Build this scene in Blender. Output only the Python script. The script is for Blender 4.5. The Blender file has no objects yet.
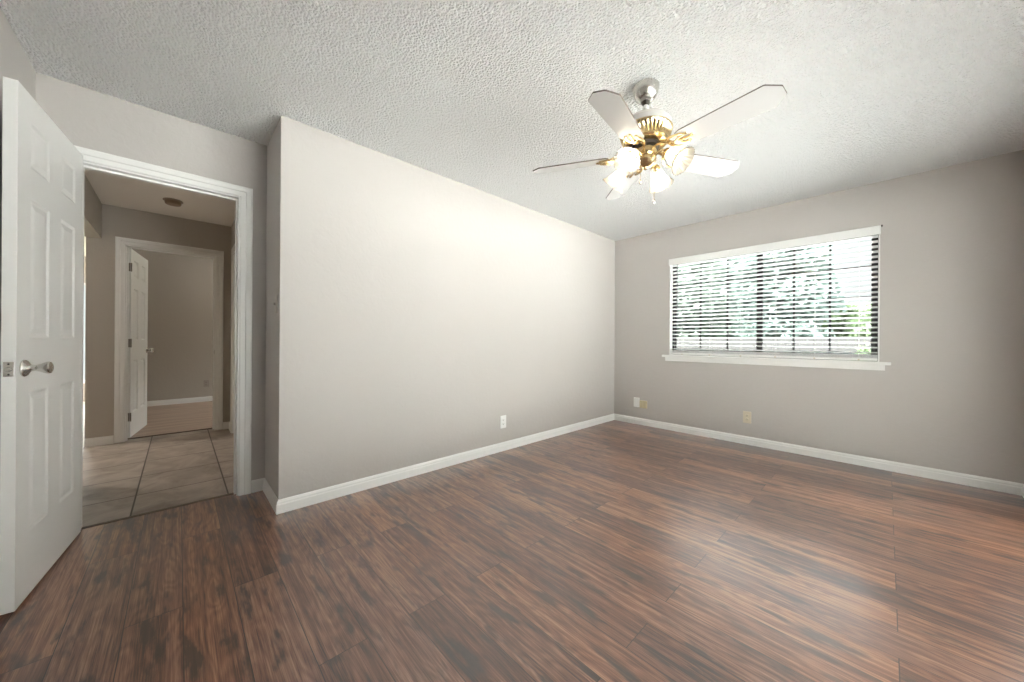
import bpy, bmesh, math, random
from mathutils import Vector, Matrix
random.seed(7)
SC = bpy.context.scene
COL = SC.collection
PI = math.pi

# ------------------------------------------------------------------ camera
F = Vector((-0.72739, 0.68622, -0.00004)).normalized()
RT = Vector((0.68621, 0.72738, 0.00659)).normalized()
UP = RT.cross(F).normalized()
cam = bpy.data.cameras.new('camera'); cam.sensor_width = 36.0; cam.lens = 12.414
cam.clip_start = 0.02; cam.clip_end = 200
camo = bpy.data.objects.new('camera', cam); COL.objects.link(camo)
M = Matrix(((RT.x, UP.x, -F.x, 2.551), (RT.y, UP.y, -F.y, -4.333), (RT.z, UP.z, -F.z, 1.065), (0, 0, 0, 1)))
camo.matrix_world = M
SC.camera = camo

# ------------------------------------------------------------------ world (overcast sky) and exposure
W = bpy.data.worlds.new('sky'); SC.world = W; W.use_nodes = True
wn = W.node_tree.nodes; wl = W.node_tree.links
bg = wn['Background']; bg.inputs['Strength'].default_value = 1.0
_tc = wn.new('ShaderNodeTexCoord'); _sp = wn.new('ShaderNodeSeparateXYZ'); wl.new(_tc.outputs['Generated'], _sp.inputs[0])
_mr = wn.new('ShaderNodeMapRange'); _mr.interpolation_type = 'SMOOTHSTEP'; wl.new(_sp.outputs[2], _mr.inputs[0])
_mr.inputs[1].default_value = 0.22; _mr.inputs[2].default_value = 0.52; _mr.inputs[3].default_value = 0.75; _mr.inputs[4].default_value = 13.0   # overcast: dim horizon, bright zenith
_hc = wn.new('ShaderNodeVectorMath'); _hc.operation = 'SCALE'; _hc.inputs[0].default_value = (0.975, 0.99, 1.0); wl.new(_mr.outputs[0], _hc.inputs['Scale'])
wl.new(_hc.outputs[0], bg.inputs['Color'])
SC.view_settings.view_transform = 'Standard'; SC.view_settings.look = 'None'
SC.view_settings.gamma = 1.0; SC.view_settings.use_curve_mapping = False
SC.view_settings.exposure = 0.48
SC.cycles.use_denoising = True
SC.cycles.max_bounces = 14; SC.cycles.diffuse_bounces = 8; SC.cycles.transparent_max_bounces = 24
SC.cycles.sample_clamp_indirect = 20.0
sun = bpy.data.lights.new('sun', 'SUN'); sun.energy = 36.0; sun.angle = 0.05; sun.color = (1.0, 0.975, 0.95)
suno = bpy.data.objects.new('sun', sun); COL.objects.link(suno)
suno.rotation_euler = Vector((0.13, 0.60, -0.79)).to_track_quat('-Z', 'Y').to_euler()
BULB_GLOW = 60.0

# ------------------------------------------------------------------ materials
def new_mat(name):
    m = bpy.data.materials.new(name); m.use_nodes = True
    nt = m.node_tree
    return m, nt, nt.nodes['Principled BSDF']
def N(nt, typ, **kw):
    n = nt.nodes.new(typ)
    for k, v in kw.items(): setattr(n, k, v)
    return n
def L(nt, a, b): nt.links.new(a, b)
def math_node(nt, op, a=None, b=None):
    n = N(nt, 'ShaderNodeMath', operation=op)
    for i, v in enumerate((a, b)):
        if v is None: continue
        if hasattr(v, 'links'): L(nt, v, n.inputs[i])
        else: n.inputs[i].default_value = v
    return n.outputs[0]
def ramp(nt, fac, stops):
    r = N(nt, 'ShaderNodeValToRGB'); L(nt, fac, r.inputs[0])
    e = r.color_ramp.elements
    while len(e) < len(stops): e.new(0.5)
    for i, (p, c) in enumerate(stops): e[i].position = p; e[i].color = (*c, 1)
    return r.outputs['Color']
def noise(nt, vec, scale, detail=2.0, rough=0.5, dist=0.0):
    n = N(nt, 'ShaderNodeTexNoise'); L(nt, vec, n.inputs['Vector'])
    n.inputs['Scale'].default_value = scale; n.inputs['Detail'].default_value = detail
    n.inputs['Roughness'].default_value = rough; n.inputs['Distortion'].default_value = dist
    return n.outputs['Fac']
def objco(nt): return N(nt, 'ShaderNodeTexCoord').outputs['Object']
def add_bump(nt, b, height, strength, dist):
    bp = N(nt, 'ShaderNodeBump'); bp.inputs['Strength'].default_value = strength; bp.inputs['Distance'].default_value = dist
    L(nt, height, bp.inputs['Height']); L(nt, bp.outputs[0], b.inputs['Normal']); return bp
def mixc(nt, fac, a, b, mode='MIX'):
    n = N(nt, 'ShaderNodeMix', data_type='RGBA', blend_type=mode)
    for i, v in ((0, fac), (6, a), (7, b)):
        if hasattr(v, 'links'): L(nt, v, n.inputs[i])
        elif i == 0: n.inputs[0].default_value = v
        else: n.inputs[i].default_value = (*v, 1)
    return n.outputs[2]
def simple(name, col, rough=0.5, metal=0.0, bump=None, var=0.0):
    m, nt, b = new_mat(name)
    b.inputs['Base Color'].default_value = (*col, 1); b.inputs['Roughness'].default_value = rough; b.inputs['Metallic'].default_value = metal
    co = objco(nt)
    if var:
        f = noise(nt, co, 9.0, 3)
        c = mixc(nt, f, tuple(x * (1 - var) for x in col), tuple(min(1, x * (1 + var)) for x in col)); L(nt, c, b.inputs['Base Color'])
    if bump:
        add_bump(nt, b, noise(nt, co, bump[0], 2), bump[1], bump[2])
    return m

def wall_paint(name, col):
    m, nt, b = new_mat(name); co = objco(nt)
    f = noise(nt, co, 1.3, 2)
    L(nt, mixc(nt, f, tuple(x * 0.97 for x in col), tuple(x * 1.03 for x in col)), b.inputs['Base Color'])
    b.inputs['Roughness'].default_value = 0.62
    b.inputs['Specular IOR Level'].default_value = 0.35
    n1 = noise(nt, co, 85, 2); n2 = noise(nt, co, 22, 2, 0.55, 0.4)
    s = N(nt, 'ShaderNodeMapRange'); L(nt, n2, s.inputs[0]); s.inputs[1].default_value = 0.45; s.inputs[2].default_value = 0.6
    add_bump(nt, b, math_node(nt, 'ADD', math_node(nt, 'MULTIPLY', n1, 0.5), s.outputs[0]), 0.13, 0.003)
    return m
PAINT = wall_paint('greige_wall_paint', (0.495, 0.467, 0.443))
HALLPAINT = wall_paint('hall_wall_paint', (0.45, 0.412, 0.365))

def popcorn():
    m, nt, b = new_mat('popcorn_ceiling'); co = objco(nt)
    b.inputs['Base Color'].default_value = (0.90, 0.90, 0.893, 1); b.inputs['Roughness'].default_value = 0.95
    v = N(nt, 'ShaderNodeTexVoronoi', feature='SMOOTH_F1'); L(nt, co, v.inputs['Vector']); v.inputs['Scale'].default_value = 88; v.inputs['Smoothness'].default_value = 0.35
    n1 = noise(nt, co, 120, 3, 0.6); n2 = noise(nt, co, 48, 2)
    h = math_node(nt, 'SUBTRACT', math_node(nt, 'ADD', n1, math_node(nt, 'MULTIPLY', n2, 0.9)), math_node(nt, 'MULTIPLY', v.outputs['Distance'], 0.9))
    add_bump(nt, b, h, 1.0, 0.020)
    return m
POPCORN = popcorn()
SMOOTHCEIL = simple('smooth_ceiling_paint', (0.84, 0.81, 0.77), 0.8, 0, (60, 0.1, 0.002))
TRIM = simple('white_trim_paint', (0.79, 0.785, 0.765), 0.38, 0, (25, 0.05, 0.001))
DOORW = simple('white_door_paint', (0.80, 0.797, 0.78), 0.36, 0, (40, 0.06, 0.001))
NICKEL = simple('satin_nickel', (0.62, 0.60, 0.56), 0.22, 1.0, None, 0.05)
AGED = simple('aged_nickel', (0.26, 0.23, 0.20), 0.4, 0.7)
BRASS = simple('polished_brass', (0.72, 0.56, 0.31), 0.2, 1.0, None, 0.08)
DARKM = simple('dark_metal', (0.05, 0.04, 0.03), 0.45, 0.6)
BRONZE = simple('bronze_aluminium', (0.022, 0.022, 0.022), 0.45, 0.3)
WHITEPL = simple('white_plastic', (0.80, 0.80, 0.78), 0.35)
BEIGEPL = simple('beige_plastic', (0.56, 0.48, 0.31), 0.4)
IVORYPL = simple('ivory_plastic', (0.62, 0.55, 0.42), 0.4)
TANPL = simple('tan_plastic', (0.30, 0.21, 0.14), 0.45)
DARKSLOT = simple('slot_dark', (0.03, 0.028, 0.025), 0.6)
FANW = simple('fan_white_enamel', (0.63, 0.62, 0.61), 0.33)
FANG = simple('fan_housing_enamel', (0.55, 0.53, 0.51), 0.35)
EDGEB = simple('blade_edge_brown', (0.13, 0.105, 0.09), 0.5)
CORD = simple('cord_white', (0.75, 0.75, 0.73), 0.7)
WANDM = simple('wand_smoke', (0.16, 0.17, 0.17), 0.3)
METALTH = simple('threshold_bronze', (0.10, 0.065, 0.04), 0.4, 0.2)

def slat_mat():
    m, nt, b = new_mat('blind_slat_white')
    b.inputs['Base Color'].default_value = (0.76, 0.76, 0.75, 1); b.inputs['Roughness'].default_value = 0.4
    t = N(nt, 'ShaderNodeBsdfTranslucent'); t.inputs['Color'].default_value = (0.88, 0.89, 0.88, 1)
    mx = N(nt, 'ShaderNodeMixShader'); mx.inputs[0].default_value = 0.03
    L(nt, b.outputs[0], mx.inputs[1]); L(nt, t.outputs[0], mx.inputs[2]); L(nt, mx.outputs[0], nt.nodes['Material Output'].inputs[0])
    return m
SLAT = slat_mat()

def glass_pane():
    m, nt, b = new_mat('window_glass')
    tr = N(nt, 'ShaderNodeBsdfTransparent'); tr.inputs[0].default_value = (0.96, 0.985, 0.975, 1)
    gl = N(nt, 'ShaderNodeBsdfGlossy'); gl.inputs['Roughness'].default_value = 0.02
    fr = N(nt, 'ShaderNodeFresnel'); fr.inputs[0].default_value = 1.5
    mx = N(nt, 'ShaderNodeMixShader'); L(nt, math_node(nt, 'MULTIPLY', fr.outputs[0], 0.6), mx.inputs[0])
    L(nt, tr.outputs[0], mx.inputs[1]); L(nt, gl.outputs[0], mx.inputs[2]); L(nt, mx.outputs[0], nt.nodes['Material Output'].inputs[0])
    return m
GLASS = glass_pane()

def shade_glass():
    m, nt, b = new_mat('frosted_ribbed_glass')
    tl = N(nt, 'ShaderNodeBsdfTranslucent'); tl.inputs['Color'].default_value = (0.95, 0.90, 0.80, 1)
    tr = N(nt, 'ShaderNodeBsdfTransparent'); tr.inputs[0].default_value = (0.97, 0.95, 0.90, 1)
    gl = N(nt, 'ShaderNodeBsdfGlossy'); gl.inputs['Roughness'].default_value = 0.12
    m1 = N(nt, 'ShaderNodeMixShader'); m1.inputs[0].default_value = 0.45
    L(nt, tr.outputs[0], m1.inputs[1]); L(nt, tl.outputs[0], m1.inputs[2])
    fr = N(nt, 'ShaderNodeFresnel'); fr.inputs[0].default_value = 1.45
    m2 = N(nt, 'ShaderNodeMixShader'); L(nt, fr.outputs[0], m2.inputs[0])
    L(nt, m1.outputs[0], m2.inputs[1]); L(nt, gl.outputs[0], m2.inputs[2]); L(nt, m2.outputs[0], nt.nodes['Material Output'].inputs[0])
    return m
SHADE = shade_glass()
def emit(name, col, s):
    m, nt, b = new_mat(name)
    b.inputs['Base Color'].default_value = (*col, 1)
    b.inputs['Emission Color'].default_value = (*col, 1); b.inputs['Emission Strength'].default_value = s
    return m
BULB = emit('bulb_glow', (1.0, 0.95, 0.88), BULB_GLOW)

def wood_floor():
    m, nt, b = new_mat('laminate_planks'); co = objco(nt)
    sp = N(nt, 'ShaderNodeSeparateXYZ'); L(nt, co, sp.inputs[0]); x, y = sp.outputs[0], sp.outputs[1]
    PW, PL = 0.16, 1.30
    yr = math_node(nt, 'DIVIDE', math_node(nt, 'ADD', y, 2.876), PW)
    row = math_node(nt, 'FLOOR', yr); fy = math_node(nt, 'SUBTRACT', yr, row)
    odd = math_node(nt, 'FLOORED_MODULO', row, 2.0)
    xr = math_node(nt, 'DIVIDE', math_node(nt, 'ADD', math_node(nt, 'SUBTRACT', x, 1.935), math_node(nt, 'MULTIPLY', odd, 0.65)), PL)
    col = math_node(nt, 'FLOOR', xr); fx = math_node(nt, 'SUBTRACT', xr, col)
    cv = N(nt, 'ShaderNodeCombineXYZ'); L(nt, row, cv.inputs[0]); L(nt, col, cv.inputs[1])
    wn_ = N(nt, 'ShaderNodeTexWhiteNoise', noise_dimensions='2D'); L(nt, cv.outputs[0], wn_.inputs['Vector'])
    rnd = wn_.outputs['Value']
    sr = N(nt, 'ShaderNodeSeparateColor'); L(nt, wn_.outputs['Color'], sr.inputs[0])
    rnd2 = sr.outputs[1]
    # per-plank shifted grain coordinates, stretched along the plank
    def coords(sx, sy, k):
        c = N(nt, 'ShaderNodeCombineXYZ')
        L(nt, math_node(nt, 'ADD', math_node(nt, 'MULTIPLY', x, sx), math_node(nt, 'MULTIPLY', rnd, 37.0)), c.inputs[0])
        L(nt, math_node(nt, 'MULTIPLY', y, sy), c.inputs[1]); L(nt, math_node(nt, 'MULTIPLY', rnd2, k), c.inputs[2]); return c.outputs[0]
    fine = noise(nt, coords(6.0, 300.0, 11), 1.0, 5, 0.7)
    strip = noise(nt, coords(1.1, 40.0, 23), 1.0, 5, 0.65)
    # cathedral grain: distorted bands
    warp = noise(nt, coords(1.7, 9.0, 17), 1.0, 2, 0.5)
    bands = math_node(nt, 'SINE', math_node(nt, 'ADD', math_node(nt, 'MULTIPLY', warp, 75.0), math_node(nt, 'MULTIPLY', fine, 4.0)))
    bands = math_node(nt, 'ADD', math_node(nt, 'MULTIPLY', bands, 0.5), 0.5)
    blotch = noise(nt, coords(4.5, 20.0, 29), 1.0, 4, 0.55)
    t = math_node(nt, 'ADD', math_node(nt, 'MULTIPLY', fine, 0.52), math_node(nt, 'ADD', math_node(nt, 'MULTIPLY', strip, 0.50), -0.006))
    t = math_node(nt, 'ADD', t, math_node(nt, 'MULTIPLY', bands, 0.055))
    t = math_node(nt, 'ADD', t, math_node(nt, 'MULTIPLY', math_node(nt, 'SUBTRACT', rnd2, 0.5), 0.13))
    c = ramp(nt, t, [(0.37, (0.030, 0.017, 0.013)), (0.47, (0.098, 0.041, 0.025)), (0.56, (0.190, 0.086, 0.050)), (0.68, (0.32, 0.178, 0.113))])
    knot = N(nt, 'ShaderNodeMapRange'); L(nt, blotch, knot.inputs[0]); knot.inputs[1].default_value = 0.54; knot.inputs[2].default_value = 0.66
    c = mixc(nt, math_node(nt, 'MULTIPLY', knot.outputs[0], 0.85), c, (0.030, 0.020, 0.017))
    hue = mixc(nt, rnd, (0.95, 0.96, 1.04), (1.08, 1.0, 0.92))
    c = mixc(nt, 1.0, c, hue, 'MULTIPLY')
    # seams
    ey = math_node(nt, 'MULTIPLY', math_node(nt, 'MINIMUM', fy, math_node(nt, 'SUBTRACT', 1.0, fy)), PW)
    ex = math_node(nt, 'MULTIPLY', math_node(nt, 'MINIMUM', fx, math_node(nt, 'SUBTRACT', 1.0, fx)), PL)
    e = math_node(nt, 'MINIMUM', ex, ey)
    seam = N(nt, 'ShaderNodeMapRange'); L(nt, e, seam.inputs[0]); seam.inputs[1].default_value = 0.0006; seam.inputs[2].default_value = 0.0022
    c = mixc(nt, seam.outputs[0], (0.018, 0.010, 0.008), c)
    L(nt, c, b.inputs['Base Color'])
    rg = math_node(nt, 'ADD', 0.33, math_node(nt, 'MULTIPLY', fine, 0.12)); L(nt, rg, b.inputs['Roughness'])
    b.inputs['Specular IOR Level'].default_value = 0.5
    b.inputs['Coat Weight'].default_value = 1.0; b.inputs['Coat IOR'].default_value = 1.75; b.inputs['Coat Roughness'].default_value = 0.27
    h = math_node(nt, 'ADD', math_node(nt, 'MULTIPLY', seam.outputs[0], 1.0), math_node(nt, 'MULTIPLY', fine, 0.35))
    add_bump(nt, b, h, 0.25, 0.0012)
    return m
WOOD = wood_floor()
def far_wood():
    m, nt, b = new_mat('pale_laminate'); co = objco(nt)
    mp = N(nt, 'ShaderNodeMapping'); L(nt, co, mp.inputs[0]); mp.inputs['Scale'].default_value = (14, 1.2, 1)
    f = noise(nt, mp.outputs[0], 1.0, 4, 0.6)
    L(nt, ramp(nt, f, [(0.3, (0.25, 0.17, 0.125)), (0.5, (0.38, 0.275, 0.21)), (0.7, (0.48, 0.36, 0.285))]), b.inputs['Base Color'])
    b.inputs['Roughness'].default_value = 0.35
    return m
FARWOOD = far_wood()
def tile():
    m, nt, b = new_mat('stone_look_tile'); co = objco(nt)
    sp = N(nt, 'ShaderNodeSeparateXYZ'); L(nt, co, sp.inputs[0])
    def cell(v, off):
        q = math_node(nt, 'DIVIDE', math_node(nt, 'ADD', v, off), 0.46); fl = math_node(nt, 'FLOOR', q); f = math_node(nt, 'SUBTRACT', q, fl)
        return fl, math_node(nt, 'MULTIPLY', math_node(nt, 'MINIMUM', f, math_node(nt, 'SUBTRACT', 1.0, f)), 0.46)
    cx, ex = cell(sp.outputs[0], 0.945); cy, ey = cell(sp.outputs[1], 4.54)
    e = math_node(nt, 'MINIMUM', math_node(nt, 'ADD', ex, 0.0), ey)
    cv = N(nt, 'ShaderNodeCombineXYZ'); L(nt, cx, cv.inputs[0]); L(nt, cy, cv.inputs[1])
    wv = N(nt, 'ShaderNodeTexWhiteNoise', noise_dimensions='2D'); L(nt, cv.outputs[0], wv.inputs['Vector'])
    ad = N(nt, 'ShaderNodeVectorMath', operation='ADD'); L(nt, co, ad.inputs[0])
    sc_ = N(nt, 'ShaderNodeVectorMath', operation='SCALE'); L(nt, wv.outputs['Color'], sc_.inputs[0]); sc_.inputs['Scale'].default_value = 9.0; L(nt, sc_.outputs[0], ad.inputs[1])
    f = noise(nt, ad.outputs[0], 4.5, 5, 0.6, 0.8)
    c = ramp(nt, f, [(0.3, (0.25, 0.205, 0.172)), (0.5, (0.37, 0.318, 0.275)), (0.68, (0.48, 0.425, 0.375))])
    g = N(nt, 'ShaderNodeMapRange'); L(nt, e, g.inputs[0]); g.inputs[1].default_value = 0.003; g.inputs[2].default_value = 0.0055
    c = mixc(nt, g.outputs[0], (0.045, 0.032, 0.024), c); L(nt, c, b.inputs['Base Color'])
    b.inputs['Roughness'].default_value = 0.42
    add_bump(nt, b, math_node(nt, 'ADD', g.outputs[0], math_node(nt, 'MULTIPLY', f, 0.3)), 0.3, 0.002)
    return m
TILE = tile()
def leafm(name, col):
    m, nt, b = new_mat(name); co = objco(nt)
    f = noise(nt, co, 1.7, 3)
    L(nt, mixc(nt, f, tuple(c * 0.6 for c in col), tuple(min(1, c * 1.35) for c in col)), b.inputs['Base Color'])
    b.inputs['Roughness'].default_value = 0.5
    t = N(nt, 'ShaderNodeBsdfTranslucent'); t.inputs[0].default_value = (*col, 1)
    mx = N(nt, 'ShaderNodeMixShader'); mx.inputs[0].default_value = 0.45
    L(nt, b.outputs[0], mx.inputs[1]); L(nt, t.outputs[0], mx.inputs[2]); L(nt, mx.outputs[0], nt.nodes['Material Output'].inputs[0])
    return m
LEAF_T = leafm('leaf_bluegreen', (0.145, 0.195, 0.175)); LEAF_G = leafm('leaf_fresh', (0.115, 0.16, 0.085)); LEAF_P = leafm('leaf_pale', (0.175, 0.22, 0.188))
BARK = simple('bark', (0.10, 0.075, 0.055), 0.9, 0, (30, 0.6, 0.01), 0.2)
FENCEM = simple('weathered_fence', (0.022, 0.0215, 0.021), 0.85, 0, (40, 0.3, 0.003), 0.15)
LAWN = simple('lawn', (0.08, 0.12, 0.05), 0.95, 0, (70, 0.8, 0.03), 0.25)
SIDING = simple('outside_brick', (0.32, 0.2, 0.15), 0.9, 0, (50, 0.3, 0.003), 0.1)

# ------------------------------------------------------------------ mesh helpers
def obj(name, bm, mat, parent=None, smooth=False):
    bmesh.ops.recalc_face_normals(bm, faces=bm.faces[:])
    me = bpy.data.meshes.new(name); bm.to_mesh(me); bm.free()
    for m in (mat if isinstance(mat, (list, tuple)) else [mat]): me.materials.append(m)
    if smooth:
        for p in me.polygons: p.use_smooth = True
        if hasattr(me, 'set_sharp_from_angle'): me.set_sharp_from_angle(angle=math.radians(35))
    o = bpy.data.objects.new(name, me); COL.objects.link(o)
    if parent: o.parent = parent
    return o
def tag(o, label, cat, kind=None, group=None):
    o['label'] = label; o['category'] = cat
    if kind: o['kind'] = kind
    if group: o['group'] = group
    return o
def empty(name, loc, rz=0.0):
    o = bpy.data.objects.new(name, None); COL.objects.link(o); o.location = loc; o.rotation_euler = (0, 0, rz); o.empty_display_size = 0.1; return o
def box(bm, x0, x1, y0, y1, z0, z1, bev=0.0, mi=0):
    r = bmesh.ops.create_cube(bm, size=1.0)
    vs = r['verts']
    for v in vs: v.co = Vector(((x0 + x1) / 2 + v.co.x * (x1 - x0), (y0 + y1) / 2 + v.co.y * (y1 - y0), (z0 + z1) / 2 + v.co.z * (z1 - z0)))
    fs = set(f for v in vs for f in v.link_faces)
    for f in fs: f.material_index = mi
    if bev:
        es = list(set(e for v in vs for e in v.link_edges))
        bmesh.ops.bevel(bm, geom=es, offset=bev, segments=2, affect='EDGES', profile=0.5)
    return vs
def lathe(bm, prof, seg=32, mat=None, cap=True, ripple=None, mi=0):
    rings = []
    for (r, z) in prof:
        ring = []
        for k in range(seg):
            a = 2 * PI * k / seg
            rr = r
            if ripple: rr = r + ripple(a, r, z)
            co = Vector((rr * math.cos(a), rr * math.sin(a), z))
            ring.append(bm.verts.new(mat @ co if mat else co))
        rings.append(ring)
    for a, b2 in zip(rings, rings[1:]):
        for k in range(seg):
            f = bm.faces.new((a[k], a[(k + 1) % seg], b2[(k + 1) % seg], b2[k])); f.material_index = mi
    if cap:
        for ring in (rings[0], rings[-1]):
            try: bm.faces.new(ring).material_index = mi
            except ValueError: pass
def tube(bm, pts, rad, seg=8, cap=True):
    pts = [Vector(p) for p in pts]; n = len(pts)
    rads = rad if isinstance(rad, (list, tuple)) else [rad] * n
    rings = []; prevx = None
    for i, p in enumerate(pts):
        d = (pts[min(i + 1, n - 1)] - pts[max(i - 1, 0)]).normalized()
        ref = prevx if prevx is not None else (Vector((0, 0, 1)) if abs(d.z) < 0.9 else Vector((1, 0, 0)))
        yv = d.cross(ref).normalized(); xv = yv.cross(d).normalized(); prevx = xv
        rings.append([bm.verts.new(p + xv * rads[i] * math.cos(2 * PI * k / seg) + yv * rads[i] * math.sin(2 * PI * k / seg)) for k in range(seg)])
    for a, b2 in zip(rings, rings[1:]):
        for k in range(seg): bm.faces.new((a[k], a[(k + 1) % seg], b2[(k + 1) % seg], b2[k]))
    if cap:
        bm.faces.new(rings[0]); bm.faces.new(rings[-1])
def sphere(bm, c, r, u=12, v=8, sc=(1, 1, 1)):
    res = bmesh.ops.create_uvsphere(bm, u_segments=u, v_segments=v, radius=r)
    for q in res['verts']: q.co = Vector((c[0] + q.co.x * sc[0], c[1] + q.co.y * sc[1], c[2] + q.co.z * sc[2]))
def wall(name, axis, c0, c1, a0, a1, z0, z1, holes, mat, label, bev=0.0):
    """slab between planes axis=c0..c1, along the other axis a0..a1, with rectangular holes (a,b,z,z)"""
    bm = bmesh.new()
    As = sorted({a0, a1, *[h[0] for h in holes], *[h[1] for h in holes]}); Zs = sorted({z0, z1, *[h[2] for h in holes], *[h[3] for h in holes]})
    As = [a for a in As if a0 <= a <= a1]; Zs = [z for z in Zs if z0 <= z <= z1]
    inside = lambda a, z: any(h[0] < a < h[1] and h[2] < z < h[3] for h in holes)
    V = {}
    def vert(a, z, c):
        k = (round(a, 5), round(z, 5), c)
        if k not in V: V[k] = bm.verts.new((c, a, z) if axis == 'x' else (a, c, z))
        return V[k]
    na, nz = len(As) - 1, len(Zs) - 1
    solid = [[not inside((As[i] + As[i + 1]) / 2, (Zs[j] + Zs[j + 1]) / 2) for j in range(nz)] for i in range(na)]
    for i in range(na):
        for j in range(nz):
            if not solid[i][j]: continue
            A, B, C, D = As[i], As[i + 1], Zs[j], Zs[j + 1]
            for c in (c0, c1): bm.faces.new([vert(A, C, c), vert(B, C, c), vert(B, D, c), vert(A, D, c)])
            for (ni, nj, p, q) in ((i - 1, j, (A, C), (A, D)), (i + 1, j, (B, C), (B, D)), (i, j - 1, (A, C), (B, C)), (i, j + 1, (A, D), (B, D))):
                if 0 <= ni < na and 0 <= nj < nz and solid[ni][nj]: continue
                bm.faces.new([vert(*p, c0), vert(*q, c0), vert(*q, c1), vert(*p, c1)])
    o = obj(name, bm, mat); tag(o, label, 'wall', 'structure'); return o
def slab(name, x0, x1, y0, y1, z0, z1, mat, label, cat):
    bm = bmesh.new(); box(bm, x0, x1, y0, y1, z0, z1); return tag(obj(name, bm, mat), label, cat, 'structure')

# ------------------------------------------------------------------ room shell
H = 2.44
D = -0.474            # plane of the doorway wall
YO = -3.884           # return wall / outer corner
YL = -4.878           # left wall
XR = 3.224
DJ0, DJ1, DH = -4.752, -4.025, 2.045      # bedroom doorway rough opening
XE = -2.835           # far end of the hall
slab('floor', -0.53, XR + 0.12, YL - 0.12, 0.12, -0.1, 0.0, WOOD, 'dark brown wood plank floor of the empty bedroom', 'floor')
slab('floor_hall', -6.8, -0.535, -8.6, YO + 0.14, -0.1, -0.003, TILE, 'beige square tile floor of the hallway beyond the doorway', 'floor')
slab('floor_back_room', -5.5, -2.96, -4.9, -1.4, -0.002, 0.001, FARWOOD, 'pale brown plank floor of the room past the hallway', 'floor')
slab('ceiling', D - 0.06, XR + 0.12, YL - 0.12, 0.12, H, H + 0.1, POPCORN, 'white popcorn textured ceiling above the bedroom', 'ceiling')
slab('ceiling_hall', XE, D - 0.06, -5.05, YO + 0.1, 2.41, 2.5, SMOOTHCEIL, 'smooth beige ceiling of the narrow hallway', 'ceiling')
slab('ceiling_back_room', -5.5, XE - 0.06, -4.95, -1.4, H, H + 0.1, SMOOTHCEIL, 'ceiling of the room past the hallway', 'ceiling')
slab('ceiling_living', -6.8, -0.5, -8.6, -5.05, H, H + 0.1, SMOOTHCEIL, 'ceiling of the side room left of the hallway', 'ceiling')

WX0, WX1, WZ0, WZ1 = 0.742, 2.512, 0.89, 2.065
wall('wall_window', 'y', 0.0, 0.13, -0.12, XR + 0.12, 0, H, [(WX0, WX1, WZ0, WZ1)], PAINT, 'greige wall holding the wide window with white blinds')
wall('wall_left', 'x', -0.12, 0.0, YO, 0.0, 0, H, [], PAINT, 'long blank greige wall between doorway corner and window wall')
wall('wall_right', 'x', XR, XR + 0.12, YL, 0.0, 0, H, [(-3.75, -0.55, 0.03, 2.03)], PAINT, 'greige wall just visible at the right edge beyond the window wall')
wall('wall_rear', 'y', YL - 0.12, YL, D - 0.115, XR + 0.12, 0, H, [], PAINT, 'greige wall behind the open white door')
wall('wall_doorway', 'x', D - 0.115, D, YL, YO, 0, H, [(DJ0, DJ1, 0, DH)], PAINT, 'greige wall around the white cased doorway to the hall')
wall('wall_return', 'y', YO, YO + 0.12, D, -0.12, 0, H, [], PAINT, 'narrow greige return wall beside the doorway with a light switch')
# hallway
wall('wall_hall_end', 'x', XE - 0.115, XE, -5.0, YO + 0.02, 0, H, [(-4.748, -4.012, 0, 2.04)], HALLPAINT, 'beige wall at the end of the hall around the second doorway')
wall('wall_hall_right', 'y', YO, YO + 0.115, XE, D - 0.115, 0, H, [(-2.53, -1.80, 0, 2.04)], HALLPAINT, 'beige hallway wall on the right with a white door casing')
wall('wall_hall_left', 'y', -5.01, -4.9, XE, D - 0.115, 0, H, [(XE - 0.01, -1.55, -0.01, 2.06)], HALLPAINT, 'beige hallway wall on the left above an open passage')
# room past the hall
wall('wall_back_room_end', 'x', -5.5, -5.4, -4.9, -1.5, 0, H, [], HALLPAINT, 'beige end wall seen through the second doorway')
wall('wall_back_room_left', 'y', -5.0, -4.9, -5.5, XE - 0.115, 0, H, [], HALLPAINT, 'beige side wall behind the farther white door')
wall('wall_back_room_right', 'y', -1.5, -1.4, -5.5, XE - 0.115, 0, H, [(-4.9, -3.5, 0.9, 2.05)], HALLPAINT, 'side wall with a window in the room past the hall')
wall('wall_back_room_near', 'x', XE - 0.115, XE, YO + 0.12, -1.4, 0, H, [], HALLPAINT, 'near wall of the room past the hall')
# side room
wall('wall_side_room_end', 'x', -6.8, -6.7, -8.5, -5.0, 0, H, [(-6.6, -5.32, 0.30, 2.0)], HALLPAINT, 'bright wall glimpsed through the gap beside the open door')
wall('wall_side_room_left', 'y', -8.6, -8.5, -6.8, -0.5, 0, H, [], HALLPAINT, 'outer wall of the side room left of the hall')
wall('wall_side_room_near', 'x', -0.6, -0.5, -8.5, -5.0, 0, H, [], HALLPAINT, 'near wall of the side room left of the hall')

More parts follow.
